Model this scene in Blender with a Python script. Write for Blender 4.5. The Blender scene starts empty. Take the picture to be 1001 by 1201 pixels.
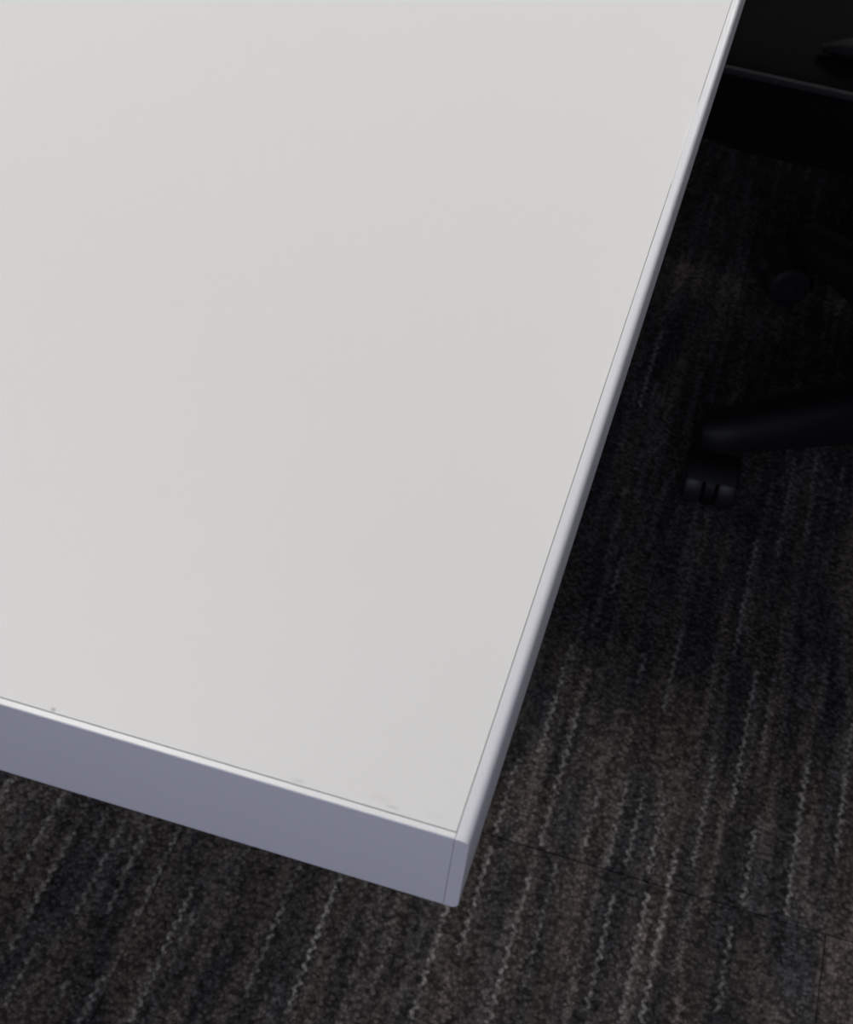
import bpy, bmesh, math, random
from mathutils import Matrix, Vector

# ------------------------------------------------------------------ camera, world, lights, exposure
S = bpy.context.scene
C = S.collection
random.seed(7)

TOP = 0.73                       # table top height; table corner is the origin in plan
cam_data = bpy.data.cameras.new('camera')
cam = bpy.data.objects.new('camera', cam_data)
C.objects.link(cam)
cam.matrix_world = Matrix.Translation((0.02731, -0.22214, 1.05644)) @ Matrix((
    (0.95662621, -0.25513097, 0.14062175),
    (0.27818455, 0.65672066, -0.7009503),
    (0.08648492, 0.70966623, 0.69920969))).to_4x4()
cam_data.sensor_fit = 'HORIZONTAL'
cam_data.sensor_width = 36.0
cam_data.lens = 1850.0 * 36.0 / 1001.0
cam_data.clip_start = 0.02
cam_data.dof.use_dof = True
cam_data.dof.focus_distance = 0.60
cam_data.dof.aperture_fstop = cam_data.lens / 1000 / 0.0016
S.camera = cam

S.view_settings.view_transform = 'Standard'
S.view_settings.look = 'None'
S.view_settings.gamma = 1.0
S.view_settings.use_curve_mapping = False
S.view_settings.exposure = 0.10

world = bpy.data.worlds.new('World')
S.world = world
world.use_nodes = True
world.node_tree.nodes['Background'].inputs['Color'].default_value = (0.62, 0.72, 1.0, 1)
world.node_tree.nodes['Background'].inputs['Strength'].default_value = 0.3

def area(name, loc, rot, sx, sy, power, color):
    d = bpy.data.lights.new(name, 'AREA')
    d.shape = 'RECTANGLE'
    d.size, d.size_y, d.energy, d.color = sx, sy, power, color
    o = bpy.data.objects.new(name, d)
    o.location = loc
    o.rotation_euler = rot
    C.objects.link(o)
    return o

X0, X1, Y0, Y1, CH = -4.0, 4.0, -2.6, 6.0, 2.7     # the office the table stands in
PANELS = [(-2.0, 0.2), (-0.8, 0.9), (0.45, 2.4), (1.05, 2.4)]
PANEL_W = 14.8
for (px, py) in PANELS:
    area('ceiling_panel_light', (px, py, CH - 0.03), (0, 0, 0), 0.56, 1.16, PANEL_W, (1.0, 0.985, 0.95))
# daylight through the window in the wall behind the camera
area('window_daylight', (0.3, Y0 - 0.10, 1.55), (math.radians(90), 0, 0), 2.6, 1.3, 23.0, (0.72, 0.75, 1.0))

# ------------------------------------------------------------------ materials
def new_mat(name):
    m = bpy.data.materials.new(name)
    m.use_nodes = True
    nt = m.node_tree
    return m, nt, nt.nodes['Principled BSDF']

def node(nt, kind, **kw):
    n = nt.nodes.new(kind)
    for k, v in kw.items():
        setattr(n, k, v)
    return n

def math_node(nt, op, a, b=None, c=None):
    n = nt.nodes.new('ShaderNodeMath')
    n.operation = op
    for i, v in enumerate((a, b, c)):
        if v is None:
            continue
        if isinstance(v, (int, float)):
            n.inputs[i].default_value = v
        else:
            nt.links.new(v, n.inputs[i])
    return n.outputs[0]

def plain(name, color, rough, grain=0.0, scale=200.0, bump=0.0, spec=0.5):
    """A procedural material: a colour with a little noise in colour and relief."""
    m, nt, b = new_mat(name)
    b.inputs['Roughness'].default_value = rough
    b.inputs['Specular IOR Level'].default_value = spec
    tc = node(nt, 'ShaderNodeTexCoord')
    nz = node(nt, 'ShaderNodeTexNoise')
    nz.inputs['Scale'].default_value = scale
    nz.inputs['Detail'].default_value = 3
    nt.links.new(tc.outputs['Object'], nz.inputs['Vector'])
    mx = node(nt, 'ShaderNodeMixRGB', blend_type='MIX')
    mx.inputs['Color1'].default_value = (*[c * (1 - grain) for c in color], 1)
    mx.inputs['Color2'].default_value = (*[min(1, c * (1 + grain)) for c in color], 1)
    nt.links.new(nz.outputs['Fac'], mx.inputs['Fac'])
    nt.links.new(mx.outputs['Color'], b.inputs['Base Color'])
    if bump:
        bp = node(nt, 'ShaderNodeBump')
        bp.inputs['Strength'].default_value = bump
        bp.inputs['Distance'].default_value = 0.001
        nt.links.new(nz.outputs['Fac'], bp.inputs['Height'])
        nt.links.new(bp.outputs['Normal'], b.inputs['Normal'])
    return m

def laminate_mat():
    """White table laminate with a few faint grey scuffs near the front edge."""
    m, nt, b = new_mat('white_laminate')
    b.inputs['Roughness'].default_value = 0.42
    b.inputs['Specular IOR Level'].default_value = 0.4
    pos = node(nt, 'ShaderNodeNewGeometry').outputs['Position']
    sep = node(nt, 'ShaderNodeSeparateXYZ')
    nt.links.new(pos, sep.inputs[0])
    x, y = sep.outputs[0], sep.outputs[1]
    nz = node(nt, 'ShaderNodeTexNoise')
    nz.inputs['Scale'].default_value = 9
    nt.links.new(pos, nz.inputs['Vector'])
    fine = node(nt, 'ShaderNodeTexNoise')
    fine.inputs['Scale'].default_value = 900
    fine.inputs['Detail'].default_value = 4
    nt.links.new(pos, fine.inputs['Vector'])
    mx = node(nt, 'ShaderNodeMixRGB')
    mx.inputs['Color1'].default_value = (0.735, 0.735, 0.722, 1)
    mx.inputs['Color2'].default_value = (0.755, 0.748, 0.745, 1)
    nt.links.new(nz.outputs['Fac'], mx.inputs['Fac'])
    total = None
    for (cx, cy, ax, ay, s) in SCUFFS:
        dx = math_node(nt, 'DIVIDE', math_node(nt, 'SUBTRACT', x, cx), ax)
        dy = math_node(nt, 'DIVIDE', math_node(nt, 'SUBTRACT', y, cy), ay)
        d2 = math_node(nt, 'ADD', math_node(nt, 'MULTIPLY', dx, dx), math_node(nt, 'MULTIPLY', dy, dy))
        f = math_node(nt, 'MULTIPLY', math_node(nt, 'MAXIMUM', math_node(nt, 'SUBTRACT', 1.0, d2), 0.0), s)
        total = f if total is None else math_node(nt, 'ADD', total, f)
    fn = math_node(nt, 'MULTIPLY', total, math_node(nt, 'MULTIPLY_ADD', fine.outputs['Fac'], 1.6, 0.2))
    m2 = node(nt, 'ShaderNodeMixRGB')
    m2.inputs['Color2'].default_value = (0.30, 0.31, 0.29, 1)
    nt.links.new(fn, m2.inputs['Fac'])
    nt.links.new(mx.outputs['Color'], m2.inputs['Color1'])
    nt.links.new(m2.outputs['Color'], b.inputs['Base Color'])
    bp = node(nt, 'ShaderNodeBump')
    bp.inputs['Strength'].default_value = 0.04
    bp.inputs['Distance'].default_value = 0.0005
    nt.links.new(fine.outputs['Fac'], bp.inputs['Height'])
    nt.links.new(bp.outputs['Normal'], b.inputs['Normal'])
    return m

# light yarn rows in the carpet: x, from y, to y, strength (metres in the room)
STRIPES = [
    (-0.4000, 0.393, 0.431, 0.5), (-0.3670, 0.343, 0.429, 0.75), (-0.3440, 0.287, 0.397, 0.6), (-0.3270, 0.249, 0.301, 0.6),
    (-0.3115, 0.332, 0.421, 0.6), (-0.2940, 0.250, 0.282, 0.5), (-0.2930, 0.369, 0.412, 0.6), (-0.2905, 0.339, 0.423, 0.5),
    (-0.2720, 0.252, 0.293, 0.8), (-0.2680, 0.338, 0.429, 0.6), (-0.2385, 0.265, 0.382, 1), (-0.2295, 0.316, 0.362, 0.4),
    (-0.1690, 0.310, 0.429, 0.5), (-0.1365, 0.307, 0.431, 1), (-0.0835, 0.338, 0.399, 0.4), (-0.0500, 0.332, 0.431, 1),
    (-0.0320, 0.505, 0.584, 0.7), (-0.0315, 0.393, 0.494, 0.9), (-0.0200, 1.070, 1.206, 1), (-0.0165, 0.586, 0.722, 1),
    (-0.0120, 0.690, 0.769, 0.3), (-0.0095, 1.080, 1.116, 0.5), (0.0015, 1.077, 1.110, 0.4), (0.0035, 0.347, 0.479, 0.8),
    (0.0035, 0.381, 0.482, 0.6), (0.0050, 0.507, 0.654, 0.8), (0.0055, 0.796, 0.846, 0.8), (0.0215, 0.384, 0.495, 0.45),
    (0.0390, 0.507, 0.578, 0.7), (0.0485, 0.699, 0.736, 0.5), (0.0595, 0.507, 0.596, 0.55), (0.0700, 0.380, 0.484, 0.7),
    (0.0735, 1.114, 1.190, 0.4), (0.0745, 0.509, 0.594, 0.55), (0.0755, 0.675, 0.779, 0.7), (0.0925, 0.511, 0.592, 0.9),
    (0.0955, 0.378, 0.493, 0.9), (0.1100, 0.384, 0.543, 1), (0.1250, 0.760, 0.917, 0.9), (0.1250, 0.763, 0.837, 0.8),
    (0.1255, 0.530, 0.646, 0.8), (0.1470, 0.596, 0.751, 1), (0.1470, 0.897, 0.942, 0.5), (0.1470, 0.950, 1.050, 0.7),
    (0.1630, 0.410, 0.486, 0.6), (0.1630, 0.664, 0.752, 0.4), (0.1685, 0.508, 0.583, 0.7), (0.1685, 1.006, 1.064, 0.8),
    (0.1960, 0.981, 1.053, 0.4), (0.2025, 0.510, 0.669, 1), (0.2350, 0.580, 0.721, 0.9)]

SCUFFS = [(-0.0420, 0.0014, 0.0022, 0.0009, 0.20), (-0.0172, 0.0018, 0.0022, 0.0006, 0.30), (-0.0205, 0.0034, 0.0042, 0.0016, 0.09),
          (-0.1080, 0.0011, 0.0009, 0.0008, 0.70), (-0.0070, 0.0028, 0.0030, 0.0014, 0.06)]

def carpet_mat():
    m, nt, b = new_mat('striped_carpet')
    b.inputs['Roughness'].default_value = 0.95
    b.inputs['Specular IOR Level'].default_value = 0.08
    pos = node(nt, 'ShaderNodeNewGeometry').outputs['Position']
    info = node(nt, 'ShaderNodeObjectInfo')
    sep = node(nt, 'ShaderNodeSeparateXYZ')
    nt.links.new(pos, sep.inputs[0])
    x, y = sep.outputs[0], sep.outputs[1]
    # the stitch steps sideways along each row: zigzag
    zig = math_node(nt, 'SUBTRACT', math_node(nt, 'DIVIDE', math_node(nt, 'PINGPONG', y, 0.0052), 0.0052), 0.5)
    wob = node(nt, 'ShaderNodeTexNoise')
    wob.inputs['Scale'].default_value = 220
    nt.links.new(pos, wob.inputs['Vector'])
    xz = math_node(nt, 'MULTIPLY_ADD', zig, 0.0030, x)
    xz = math_node(nt, 'MULTIPLY_ADD', math_node(nt, 'SUBTRACT', wob.outputs['Fac'], 0.5), 0.0022, xz)
    acc = None
    for (sx, y0, y1, s) in STRIPES:
        mk = math_node(nt, 'MULTIPLY', math_node(nt, 'COMPARE', xz, sx, 0.0017), math_node(nt, 'COMPARE', y, (y0 + y1) / 2, (y1 - y0) / 2))
        acc = math_node(nt, 'MULTIPLY', mk, s) if acc is None else math_node(nt, 'MULTIPLY_ADD', mk, s, acc)
    # everywhere: fainter rows, 6 mm apart, whose shade changes along the row
    row = math_node(nt, 'FLOOR', math_node(nt, 'DIVIDE', xz, 0.006))
    w1 = node(nt, 'ShaderNodeTexWhiteNoise', noise_dimensions='2D')
    cb = node(nt, 'ShaderNodeCombineXYZ')
    nt.links.new(row, cb.inputs[0])
    nt.links.new(info.outputs['Random'], cb.inputs[1])
    nt.links.new(cb.outputs[0], w1.inputs['Vector'])
    seg = math_node(nt, 'FLOOR', math_node(nt, 'MULTIPLY_ADD', y, 9.0, math_node(nt, 'MULTIPLY', w1.outputs['Value'], 17.0)))
    w2 = node(nt, 'ShaderNodeTexWhiteNoise', noise_dimensions='2D')
    cb2 = node(nt, 'ShaderNodeCombineXYZ')
    nt.links.new(row, cb2.inputs[0])
    nt.links.new(seg, cb2.inputs[1])
    nt.links.new(cb2.outputs[0], w2.inputs['Vector'])
    rows = math_node(nt, 'POWER', w2.outputs['Value'], 2.0)
    # random bright rows where the photograph shows no floor
    far = math_node(nt, 'MAXIMUM', math_node(nt, 'COMPARE', x, 2.30, 2.04), math_node(nt, 'COMPARE', y, -2.0, 2.23))
    far = math_node(nt, 'MAXIMUM', far, math_node(nt, 'COMPARE', x, -2.4, 2.0))
    lucky = math_node(nt, 'MULTIPLY', math_node(nt, 'GREATER_THAN', w2.outputs['Value'], 0.90), far)
    acc = math_node(nt, 'MULTIPLY_ADD', lucky, 0.7, acc)
    # tufts
    tuft = node(nt, 'ShaderNodeTexVoronoi')
    tuft.inputs['Scale'].default_value = 330
    nt.links.new(pos, tuft.inputs['Vector'])
    tcol = node(nt, 'ShaderNodeSeparateColor')
    nt.links.new(tuft.outputs['Color'], tcol.inputs[0])
    grain = math_node(nt, 'MULTIPLY_ADD', tcol.outputs[0], 1.15, 0.40)
    grain = math_node(nt, 'MULTIPLY', grain, math_node(nt, 'SUBTRACT', 1.15, math_node(nt, 'MULTIPLY', tuft.outputs['Distance'], 0.8)))
    # broad brown and blue-grey areas drawn out along the rows
    mp = node(nt, 'ShaderNodeMapping')
    mp.inputs['Scale'].default_value = (34, 7, 1)
    nt.links.new(pos, mp.inputs['Vector'])
    pn = node(nt, 'ShaderNodeTexNoise')
    pn.inputs['Scale'].default_value = 1.0
    pn.inputs['Detail'].default_value = 2
    nt.links.new(mp.outputs[0], pn.inputs['Vector'])
    ramp = node(nt, 'ShaderNodeValToRGB')
    ramp.color_ramp.elements[0].position = 0.36
    ramp.color_ramp.elements[0].color = (0.076, 0.074, 0.077, 1)
    ramp.color_ramp.elements[1].position = 0.62
    ramp.color_ramp.elements[1].color = (0.138, 0.119, 0.105, 1)
    nt.links.new(pn.outputs['Fac'], ramp.inputs[0])
    shade = math_node(nt, 'MULTIPLY_ADD', rows, 0.75, 0.72)
    shade = math_node(nt, 'MULTIPLY', shade, grain)
    shade = math_node(nt, 'MULTIPLY', shade, math_node(nt, 'MULTIPLY_ADD', info.outputs['Random'], 0.06, 0.97))
    base = node(nt, 'ShaderNodeVectorMath', operation='SCALE')
    nt.links.new(ramp.outputs[0], base.inputs[0])
    nt.links.new(shade, base.inputs['Scale'])
    mx = node(nt, 'ShaderNodeMixRGB')
    lite = node(nt, 'ShaderNodeVectorMath', operation='SCALE')
    lite.inputs[0].default_value = (0.30, 0.288, 0.268)
    nt.links.new(grain, lite.inputs['Scale'])
    nt.links.new(math_node(nt, 'MINIMUM', math_node(nt, 'MULTIPLY', acc, 0.95), 1.0), mx.inputs['Fac'])
    nt.links.new(base.outputs[0], mx.inputs['Color1'])
    nt.links.new(lite.outputs[0], mx.inputs['Color2'])
    nt.links.new(mx.outputs['Color'], b.inputs['Base Color'])
    bp = node(nt, 'ShaderNodeBump')
    bp.inputs['Strength'].default_value = 0.7
    bp.inputs['Distance'].default_value = 0.0015
    bp.invert = True
    nt.links.new(tuft.outputs['Distance'], bp.inputs['Height'])
    nt.links.new(bp.outputs['Normal'], b.inputs['Normal'])
    return m

M_LAM = laminate_mat()
M_BAND = plain('white_edge_band', (0.80, 0.80, 0.805), 0.32, 0.01, 60, 0.02)
M_CORE = plain('particle_board', (0.42, 0.39, 0.34), 0.8, 0.3, 400, 0.3)
M_STEEL = plain('grey_powder_coat', (0.42, 0.43, 0.44), 0.45, 0.04, 300, 0.05)
M_CARPET = carpet_mat()
M_SLAB = plain('floor_screed', (0.02, 0.019, 0.018), 0.9, 0.2, 30)
M_FABRIC = plain('black_seat_fabric', (0.0055, 0.006, 0.0065), 0.95, 0.35, 700, 0.4, 0.04)
M_PIPING = plain('charcoal_piping', (0.030, 0.030, 0.032), 0.85, 0.45, 420, 0.4, 0.1)
M_PLASTIC = plain('black_nylon', (0.008, 0.0083, 0.009), 0.52, 0.1, 300, 0.05, 0.22)
M_TREAD = plain('dark_tread', (0.018, 0.018, 0.020), 0.45, 0.1, 300, 0.05, 0.4)
M_CHROME = plain('black_steel', (0.03, 0.03, 0.033), 0.3, 0.05, 100)
M_WALL = plain('wall_paint', (0.22, 0.225, 0.235), 0.9, 0.02, 40, 0.05)
M_CEIL = plain('ceiling_paint', (0.66, 0.66, 0.65), 0.9, 0.02, 40, 0.05)
M_TRIM = plain('trim_paint', (0.3, 0.3, 0.31), 0.6, 0.02, 40)
M_DIFF, _nt, _b = new_mat('lamp_diffuser')
_b.inputs['Emission Color'].default_value = (1.0, 0.975, 0.93, 1)
_b.inputs['Emission Strength'].default_value = 3.0

# ------------------------------------------------------------------ mesh helpers
def link(name, bm, mat, parent=None, smooth=True, loc=None):
    me = bpy.data.meshes.new(name)
    bmesh.ops.recalc_face_normals(bm, faces=bm.faces)
    bm.to_mesh(me)
    bm.free()
    me.materials.append(mat)
    if smooth:
        me.polygons.foreach_set('use_smooth', [True] * len(me.polygons))
        me.set_sharp_from_angle(angle=math.radians(38))
    o = bpy.data.objects.new(name, me)
    C.objects.link(o)
    if parent:
        o.parent = parent
    if loc:
        o.location = loc
    return o

def root(name, label, cat, loc=(0, 0, 0), rz=0.0, group=None):
    o = bpy.data.objects.new(name, None)
    o.empty_display_size = 0.1
    o.location = loc
    o.rotation_euler = (0, 0, rz)
    o['label'], o['category'] = label, cat
    if group:
        o['group'] = group
    C.objects.link(o)
    return o

def structure(o):
    o['kind'] = 'structure'
    return o

def add_box(bm, a, b, bev=0.0, seg=2):
    r = bmesh.ops.create_cube(bm, size=1.0)
    vs = r['verts']
    for v in vs:
        v.co = Vector([(a[i] + b[i]) / 2 + v.co[i] * (b[i] - a[i]) for i in range(3)])
    if bev:
        es = list({e for v in vs for e in v.link_edges})
        bmesh.ops.bevel(bm, geom=es, offset=bev, segments=seg, profile=0.5, affect='EDGES')
    return bm

def box(a, b, bev=0.0, seg=2):
    return add_box(bmesh.new(), a, b, bev, seg)

def loft(bm, rings, closed_ends=True):
    """Rings of equal point count joined into a skin."""
    vr = [[bm.verts.new(p) for p in r] for r in rings]
    n = len(vr[0])
    for a, b in zip(vr, vr[1:]):
        for i in range(n):
            bm.faces.new((a[i], a[(i + 1) % n], b[(i + 1) % n], b[i]))
    if closed_ends:
        bm.faces.new(vr[0])
        bm.faces.new(vr[-1])
    return bm

def sweep(bm, pts, radii, n=12, squash=1.0):
    """Tube through pts, radius per point; squash flattens it across its local up."""
    rings = []
    P = [Vector(p) for p in pts]
    up0 = Vector((0, 0, 1))
    for i, p in enumerate(P):
        t = (P[min(i + 1, len(P) - 1)] - P[max(i - 1, 0)]).normalized()
        u = up0 if abs(t.z) < 0.95 else Vector((1, 0, 0))
        s = t.cross(u).normalized()
        q = s.cross(t).normalized()
        r = radii[i] if isinstance(radii, (list, tuple)) else radii
        rings.append([p + s * (r * math.cos(2 * math.pi * k / n)) + q * (r * squash * math.sin(2 * math.pi * k / n)) for k in range(n)])
    return loft(bm, rings)

def lathe(bm, prof, axis='Z', n=32, c=(0, 0, 0)):
    rings = []
    for (r, h) in prof:
        ring = []
        for k in range(n):
            a = 2 * math.pi * k / n
            p = (r * math.cos(a), r * math.sin(a), h)
            if axis == 'X':
                p = (p[2], p[0], p[1])
            ring.append(Vector(p) + Vector(c))
        rings.append(ring)
    return loft(bm, rings)

# ------------------------------------------------------------------ room
structure(link('floor', box((X0, Y0, -0.15), (X1, Y1, -0.006)), M_SLAB))
FLOOR = bpy.data.objects['floor']
TILE, SEAM_Y, SEAM_X = 0.5, 0.5035, 0.2345
tile_mesh = None
SHIFT = (0.0, 0.145, 0.32, 0.21, 0.08)
ny0 = math.floor((Y0 - SEAM_Y) / TILE)
for j in range(ny0, math.ceil((Y1 - SEAM_Y) / TILE)):
    ya = SEAM_Y + j * TILE
    sx = SEAM_X + SHIFT[(j + 1) % 5]
    for i in range(math.floor((X0 - sx) / TILE), math.ceil((X1 - sx) / TILE)):
        xa = sx + i * TILE
        # cut tiles stop at the walls
        x_a, x_b, y_a, y_b = max(xa, X0), min(xa + TILE, X1), max(ya, Y0), min(ya + TILE, Y1)
        if x_b - x_a < 0.02 or y_b - y_a < 0.02:
            continue
        whole = x_b - x_a > TILE - 1e-4 and y_b - y_a > TILE - 1e-4
        g = 0.0002
        if whole and tile_mesh:
            t = bpy.data.objects.new('carpet_tile', tile_mesh)
            C.objects.link(t)
        else:
            w, d = x_b - x_a, y_b - y_a
            bm = bmesh.new()
            rings = []
            for (o_, z) in ((g, -0.006), (g, -0.0010), (g + 0.0004, -0.0003), (g + 0.0012, 0.0)):
                rings.append([(o_ - w / 2, o_ - d / 2, z), (w / 2 - o_, o_ - d / 2, z), (w / 2 - o_, d / 2 - o_, z), (o_ - w / 2, d / 2 - o_, z)])
            loft(bm, rings)
            t = link('carpet_tile', bm, M_CARPET, smooth=False)
            if whole:
                tile_mesh = t.data
        t.parent = FLOOR
        t.location = ((x_a + x_b) / 2, (y_a + y_b) / 2, 0)

structure(link('ceiling', box((X0, Y0, CH), (X1, Y1, CH + 0.1)), M_CEIL, smooth=False))
structure(link('wall_left', box((X0 - 0.12, Y0 - 0.12, -0.15), (X0, Y1 + 0.12, CH + 0.1)), M_WALL, smooth=False))
structure(link('wall_right', box((X1, Y0 - 0.12, -0.15), (X1 + 0.12, Y1 + 0.12, CH + 0.1)), M_WALL, smooth=False))
structure(link('wall_back', box((X0, Y1, -0.15), (X1, Y1 + 0.12, CH + 0.1)), M_WALL, smooth=False))
bm = bmesh.new()
WX0, WX1, WZ0, WZ1 = -1.1, 1.7, 0.85, 2.25
for a, b in (((X0, -0.15), (WX0, CH + 0.1)), ((WX1, -0.15), (X1, CH + 0.1)), ((WX0, -0.15), (WX1, WZ0)), ((WX0, WZ1), (WX1, CH + 0.1))):
    add_box(bm, (a[0], Y0 - 0.12, a[1]), (b[0], Y0, b[1]))
structure(link('wall_front', bm, M_WALL, smooth=False))
bm = bmesh.new()
for a, b in (((WX0, WZ0), (WX1, WZ0 + 0.05)), ((WX0, WZ1 - 0.05), (WX1, WZ1)), ((WX0, WZ0 + 0.05), (WX0 + 0.05, WZ1 - 0.05)),
             ((WX1 - 0.05, WZ0 + 0.05), (WX1, WZ1 - 0.05)), ((0.28, WZ0 + 0.05), (0.32, WZ1 - 0.05))):
    add_box(bm, (a[0], Y0 - 0.08, a[1]), (b[0], Y0 - 0.03, b[1]), 0.004)
structure(link('window_1', bm, M_TRIM))
for nm, a, b in (('baseboard_left', (X0, Y0 + 0.015, 0), (X0 + 0.015, Y1 - 0.015, 0.09)), ('baseboard_right', (X1 - 0.015, Y0 + 0.015, 0), (X1, Y1 - 0.015, 0.09)),
                 ('baseboard_back', (X0, Y1 - 0.015, 0), (X1, Y1, 0.09)), ('baseboard_front', (X0, Y0, 0), (X1, Y0 + 0.015, 0.09))):
    structure(link(nm, box(a, b, 0.003), M_TRIM))

# ------------------------------------------------------------------ table
table = root('table', 'white laminate table with a seamed plastic edge band, its square corner towards the viewer', 'table', (0, 0, 0))
TX, TY, TH = -0.80, 2.40, 0.030          # back-left extent and thickness
Z0, ZT = TOP - TH, TOP
FB, RB, RR, FR = 0.0020, 0.0039, 0.0021, 0.0004
GAP, GAPX = 0.00027, 0.00017
core = link('board', box((TX, 0.0, Z0 + 0.0004), (0.0, TY, ZT - 0.0006)), M_CORE, table, smooth=False)
link('laminate_top', box((TX + GAP, GAP, ZT - 0.0006), (-GAPX, TY - GAP, ZT), 0.00008, 2), M_LAM, table, smooth=False)

def band_profile(t, r, n=8):
    """Cross-section of an edge band: (outward, z), flat inside, both outer corners rounded."""
    p = [(0.0, Z0), (0.0, ZT - 0.0002), (0.00015, ZT)]
    for k in range(n + 1):
        a = math.pi / 2 * k / n
        p.append((t - r + r * math.sin(a), ZT - r + r * math.cos(a)))
    for k in range(n + 1):
        a = math.pi / 2 * k / n
        p.append((t - r + r * math.cos(a), Z0 + r - r * math.sin(a)))
    return p

def band(name, fn, prof, ends):
    bm = bmesh.new()
    loft(bm, [[fn(o_, s, z) for (o_, z) in prof] for s in ends])
    o = link(name, bm, M_BAND, table)
    return o

e = 0.00022
right = band('edge_band', lambda o_, s, z: (o_, s, z), band_profile(RB, RR), (-FB, -FB + e, TY + FB))
for v in right.data.vertices:            # the cut end of the right band is eased a little
    if v.co.y < -FB + 1e-6:
        cx, cz = RB / 2, (Z0 + ZT) / 2
        v.co.x += (cx - v.co.x) * 0.06
        v.co.z += -e * 0.8 if v.co.z > cz else e * 0.8
front = band('edge_band', lambda o_, s, z: (s, -o_, z), band_profile(FB, FR), (TX, -0.00007))
band('edge_band', lambda o_, s, z: (TX - o_, s, z), band_profile(RB, RR), (-FB, TY + FB))
band('edge_band', lambda o_, s, z: (s, TY + o_, z), band_profile(FB, FR), (TX, -0.00007))
# steel underframe: two T-shaped ends and a long rail, well inside the edges
for yy in (0.62, 2.20):
    bm = bmesh.new()
    add_box(bm, (-0.43, yy - 0.035, 0.035), (-0.37, yy + 0.035, Z0 - 0.03), 0.006)
    link('leg', bm, M_STEEL, table)
    link('foot', box((-0.70, yy - 0.03, 0.0), (-0.14, yy + 0.03, 0.036), 0.008), M_STEEL, table)
    link('cross_bar', box((-0.70, yy - 0.02, Z0 - 0.031), (-0.14, yy + 0.02, Z0), 0.003), M_STEEL, table)
link('rail', box((-0.425, 0.66, Z0 - 0.06), (-0.375, 2.16, Z0 - 0.002), 0.004), M_STEEL, table)
# a sliver of band standing a little proud of the laminate on the right edge
lip = link('band_sliver', sweep(bmesh.new(), [(-0.0001, 0.312, ZT - 0.0001), (-0.0002, 0.318, ZT), (-0.0004, 0.331, ZT), (-0.0003, 0.350, ZT), (-0.0002, 0.366, ZT), (0.0, 0.378, ZT - 0.0001)],
                               [0.0001, 0.0003, 0.0005, 0.0005, 0.0003, 0.0001], 8, 0.6), M_BAND, table)

# ------------------------------------------------------------------ office chair
HUB = Vector((0.338, 1.123, 0))
chair = root('office_chair', 'black fabric office chair on a five-star castor base beside the white table', 'chair', HUB)

def rounded_rect(x0, x1, y0, y1, r, n=8):
    pts = []
    for (cx, cy, a0) in ((x1 - r, y1 - r, 0), (x0 + r, y1 - r, 90), (x0 + r, y0 + r, 180), (x1 - r, y0 + r, 270)):
        for k in range(n + 1):
            a = math.radians(a0 + 90 * k / n)
            pts.append((cx + r * math.cos(a), cy + r * math.sin(a)))
    # extra points along the straight sides
    out = []
    for i, p in enumerate(pts):
        q = pts[(i + 1) % len(pts)]
        m = 8 if i % (n + 1) == n else 1
        for k in range(m):
            out.append((p[0] + (q[0] - p[0]) * k / m, p[1] + (q[1] - p[1]) * k / m))
    return out

def rel(x, y, z):
    return Vector((x - HUB.x, y - HUB.y, z))

SX0, SX1, SY0, SY1 = -0.085, 0.490, 0.932, 1.412
SZ = 0.458
bm = bmesh.new()
rings = []
for (ins, z) in ((0.03, SZ - 0.070), (0.012, SZ - 0.066), (0.003, SZ - 0.050), (0.0, SZ - 0.030), (0.002, SZ - 0.010), (0.007, SZ), (0.018, SZ + 0.007),
                 (0.045, SZ + 0.014), (0.09, SZ + 0.018), (0.15, SZ + 0.016), (0.19, SZ + 0.014)):
    rings.append([rel(x, y, z) for (x, y) in rounded_rect(SX0 + ins, SX1 - ins, SY0 + ins, SY1 - ins, max(0.012, 0.065 - ins * 0.3))])
loft(bm, rings)
seat = link('seat', bm, M_FABRIC, chair)
bm = bmesh.new()
loop = [rel(x, y, SZ + 0.0005) for (x, y) in rounded_rect(SX0 + 0.006, SX1 - 0.006, SY0 + 0.006, SY1 - 0.006, 0.063)]
n = len(loop)
rings = []
for i in range(n):
    t = (loop[(i + 1) % n] - loop[i - 1]).normalized()
    s = t.cross(Vector((0, 0, 1)))
    rings.append([loop[i] + s * 0.0035 * math.cos(2 * math.pi * k / 8) + Vector((0, 0, 0.0035 * math.sin(2 * math.pi * k / 8))) for k in range(8)])
loft(bm, rings + [rings[0]], False)
bmesh.ops.remove_doubles(bm, verts=bm.verts, dist=1e-6)
pip = link('piping', bm, M_PIPING, seat)
pip['label'] = 'charcoal welt along the rim of the seat'
# moulded shell under the cushion
bm = bmesh.new()
rings = [[rel(x, y, z) for (x, y) in rounded_rect(SX0 + i_, SX1 - i_, SY0 + i_, SY1 - i_, 0.06)] for (i_, z) in ((0.075, SZ - 0.092), (0.04, SZ - 0.086), (0.02, SZ - 0.069))]
loft(bm, rings)
link('seat_shell', bm, M_PLASTIC, chair)
link('tilt_mechanism', box(rel(0.24, 1.03, SZ - 0.135), rel(0.46, 1.24, SZ - 0.090), 0.012), M_PLASTIC, chair)
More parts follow.
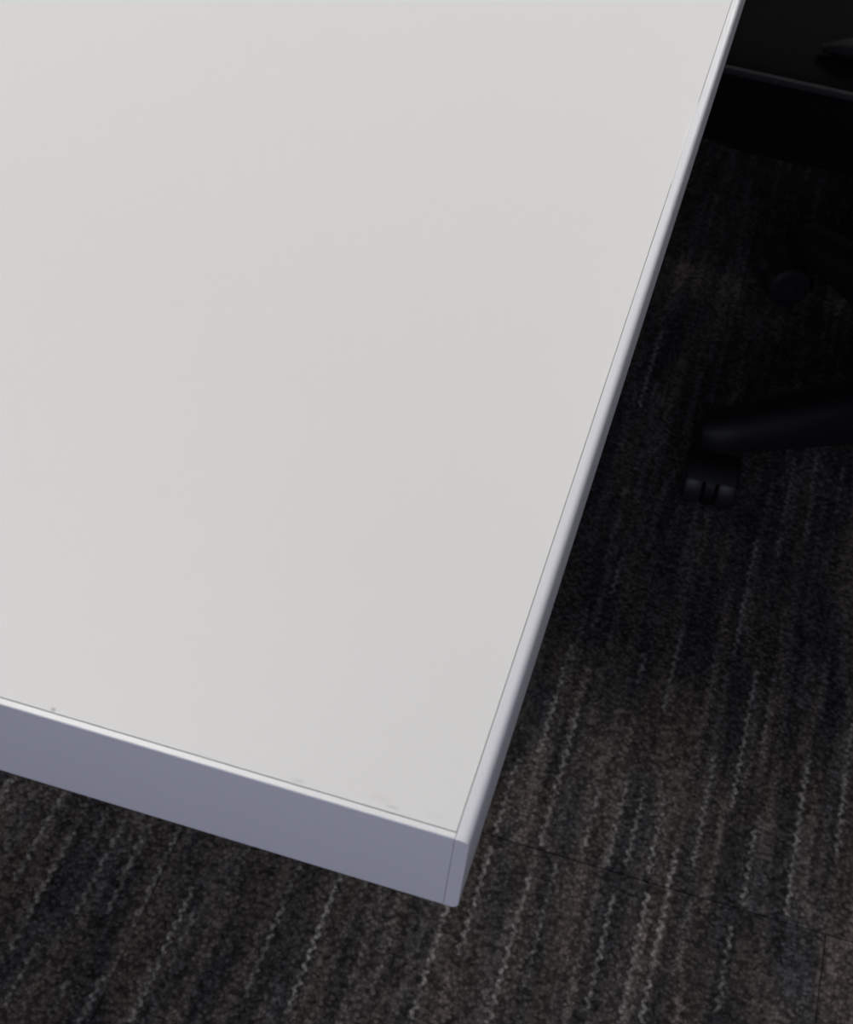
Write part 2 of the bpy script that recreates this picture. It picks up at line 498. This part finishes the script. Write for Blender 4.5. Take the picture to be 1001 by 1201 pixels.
# backrest: a curved upholstered panel
bm = bmesh.new()
rings = []
for k in range(13):
    f = k / 12
    z = 0.56 + 0.46 * f
    half = 0.215 - 0.045 * abs(2 * f - 0.9) ** 2.5
    lean = 0.510 + 0.05 * f + 0.035 * (1 - math.sin(math.pi * f))
    th = 0.028 * (1 - abs(2 * f - 1) ** 6) + 0.006
    ring = []
    for q in range(20):
        a = 2 * math.pi * q / 20
        yy = half * math.copysign(abs(math.cos(a)) ** 0.6, math.cos(a))
        ring.append(rel(lean + th * math.sin(a) - 0.05 * (yy / 0.215) ** 2, 1.172 + yy, z))
    rings.append(ring)
loft(bm, rings)
link('backrest', bm, M_FABRIC, chair)
link('back_bracket', sweep(bmesh.new(), [rel(0.40, 1.150, 0.345), rel(0.52, 1.160, 0.35), rel(0.585, 1.172, 0.40), rel(0.605, 1.172, 0.52), rel(0.590, 1.172, 0.70)], 0.026, 14, 0.55), M_PLASTIC, chair)
# arms: a loop on each side running from the cushion up to the back
for yy in (0.970, 1.374):
    link('arm_loop', sweep(bmesh.new(), [rel(0.058, yy, 0.477), rel(0.075, yy, 0.480), rel(0.10, yy, 0.486), rel(0.15, yy, 0.505), rel(0.24, yy, 0.560),
                                         rel(0.36, yy, 0.615), rel(0.45, yy, 0.632), rel(0.525, yy, 0.636)],
                                        [0.004, 0.010, 0.013, 0.014, 0.014, 0.014, 0.014, 0.012], 12, 0.7), M_PLASTIC, chair)
# column and base
link('gas_lift', lathe(bmesh.new(), [(0.0255, 0.11), (0.0255, 0.215), (0.024, 0.218), (0.0145, 0.218), (0.0145, 0.335)]), M_CHROME, chair)
link('hub', lathe(bmesh.new(), [(0.030, 0.045), (0.042, 0.052), (0.046, 0.095), (0.042, 0.130), (0.031, 0.140), (0.026, 0.141)]), M_PLASTIC, chair)

ARM_R = 0.308
arm_angle = math.atan2(0.980 - HUB.y, 0.065 - HUB.x)

def base_arm_bm():
    """One leg of the star: a tapering ridged beam, local +X outward."""
    bm = bmesh.new()
    rings = []
    for (x, hw, zt, zb) in ((0.030, 0.031, 0.132, 0.066), (0.09, 0.030, 0.126, 0.066), (0.17, 0.028, 0.114, 0.064), (0.25, 0.026, 0.101, 0.061),
                            (0.296, 0.024, 0.093, 0.059), (0.320, 0.020, 0.088, 0.058), (0.331, 0.011, 0.082, 0.059)):
        rings.append([(x, -hw, zb), (x, -hw * 1.02, zb + (zt - zb) * 0.45), (x, -hw * 0.72, zt - 0.006), (x, -hw * 0.35, zt - 0.001), (x, hw * 0.35, zt - 0.001),
                      (x, hw * 0.72, zt - 0.006), (x, hw * 1.02, zb + (zt - zb) * 0.45), (x, hw, zb)])
    return loft(bm, rings)

def wheel_bm(x0, x1, r=0.025):
    bm = bmesh.new()
    b = 0.003
    lathe(bm, [(0.006, x0 + 0.002), (r * 0.72, x0 + 0.002), (r * 0.76, x0), (r - b, x0), (r - b * 0.3, x0 + b * 0.3), (r, x0 + b), (r, x1 - b), (r - b * 0.3, x1 - b * 0.3), (r - b, x1),
               (r * 0.76, x1), (r * 0.72, x1 - 0.002), (0.006, x1 - 0.002)], 'X', 36)
    return bm

def hood_bm():
    """Castor hood: a half shell over the two wheels with a web between them."""
    bm = bmesh.new()
    R, n = 0.0285, 14
    for x0, x1, r0 in ((-0.0255, 0.0255, 0.0262),):
        outer, inner = [], []
        rings = []
        for k in range(n + 1):
            a = math.radians(-8 + 150 * k / n)
            ca, sa = math.cos(a), math.sin(a)
            rings.append([(x0, r0 * ca, r0 * sa), (x1, r0 * ca, r0 * sa), (x1 - 0.002, R * ca, R * sa), (x0 + 0.002, R * ca, R * sa)])
        loft(bm, rings)
    lathe(bm, [(0.0215, -0.0062), (0.0240, -0.0045), (0.0240, 0.0045), (0.0215, 0.0062)], 'X', 28)
    return bm

def add_caster(loc, rz, first):
    if first is None:
        h = link('caster', hood_bm(), M_PLASTIC, chair)
        wl = link('wheel', wheel_bm(-0.0248, -0.0072), M_TREAD, h)
        wr = link('wheel', wheel_bm(0.0072, 0.0248), M_TREAD, h)
        bm = bmesh.new()
        lathe(bm, [(0.0055, 0.020), (0.0055, 0.045)], 'Z', 14)
        st = link('stem', bm, M_CHROME, h)
        st.location = (0, 0.026, 0)
        ax = link('axle', lathe(bmesh.new(), [(0.0042, -0.0240), (0.0042, 0.0240)], 'X', 14), M_CHROME, h)
        kids = (wl, wr, st, ax)
    else:
        src, srckids = first
        h = src.copy()
        C.objects.link(h)
        h.parent = chair
        kids = []
        for k in srckids:
            q = k.copy()
            C.objects.link(q)
            q.parent = h
            kids.append(q)
    h.location = loc
    h.rotation_euler = (0, 0, rz)
    return (h, kids)

first = None
arm0 = None
SWIVEL = (math.radians(5), 0.5, 2.3, 4.0, 5.2)
for k in range(5):
    a = arm_angle + k * 2 * math.pi / 5
    if arm0 is None:
        arm0 = b_ = link('base_arm', base_arm_bm(), M_PLASTIC, chair)
    else:
        b_ = arm0.copy()
        C.objects.link(b_)
        b_.parent = chair
    b_.rotation_euler = (0, 0, a)
    rz = SWIVEL[k]
    sx, sy = ARM_R * math.cos(a), ARM_R * math.sin(a)
    # stem sits 26 mm ahead of the axle
    lx, ly = sx + 0.026 * math.sin(rz), sy - 0.026 * math.cos(rz)
    c = add_caster((lx, ly, 0.025), rz, first)
    if first is None:
        first = c

# an added copy of the chair, out of view, blocking lamp light from the floor
def copy_tree(o, parent=None):
    c = o.copy()
    C.objects.link(c)
    c.parent = parent
    for ch in [q for q in ALL if q.parent == o]:
        copy_tree(ch, c)
    return c

ALL = list(C.objects)
blocker_chair = copy_tree(chair)
blocker_chair.location = (HUB.x + 0.01, HUB.y + 0.50, 0)
for ch in [q for q in C.objects if q.parent == blocker_chair and q.name.split('.')[0] in ('base_arm', 'caster')]:
    turn = Matrix.Rotation(math.radians(36), 4, 'Z')          # its base is turned so that the stars interlock
    ch.location = turn @ ch.location
    ch.rotation_euler.z += math.radians(36)
blocker_chair['label'] = 'added unseen black office chair behind the nearest one, blocking lamp light from the floor'
chair['group'] = blocker_chair['group'] = 'office chairs tucked in along the table'

# ------------------------------------------------------------------ ceiling lamps
proto = None
for i, (px, py) in enumerate(PANELS):
    side = ('left', 'right')[i // 2] + ' column, ' + ('front', 'back')[i % 2]
    if proto is None:
        t = root('ceiling_lamp', '', 'lamp', (px, py, CH), 0, 'recessed ceiling panel lamps')
        bm = bmesh.new()
        for a, b in (((-0.30, -0.60), (0.30, -0.58)), ((-0.30, 0.58), (0.30, 0.60)), ((-0.30, -0.58), (-0.28, 0.58)), ((0.28, -0.58), (0.30, 0.58))):
            add_box(bm, (a[0], a[1], -0.025), (b[0], b[1], 0.0))
        f = link('frame', bm, M_TRIM, t, smooth=False)
        d = link('diffuser', box((-0.28, -0.58, -0.012), (0.28, 0.58, -0.002)), M_DIFF, t, smooth=False)
        proto = (t, (f, d))
    else:
        t = proto[0].copy()
        C.objects.link(t)
        t.location = (px, py, CH)
        for k in proto[1]:
            q = k.copy()
            C.objects.link(q)
            q.parent = t
    t['label'] = 'rectangular white ceiling panel lamp, ' + side
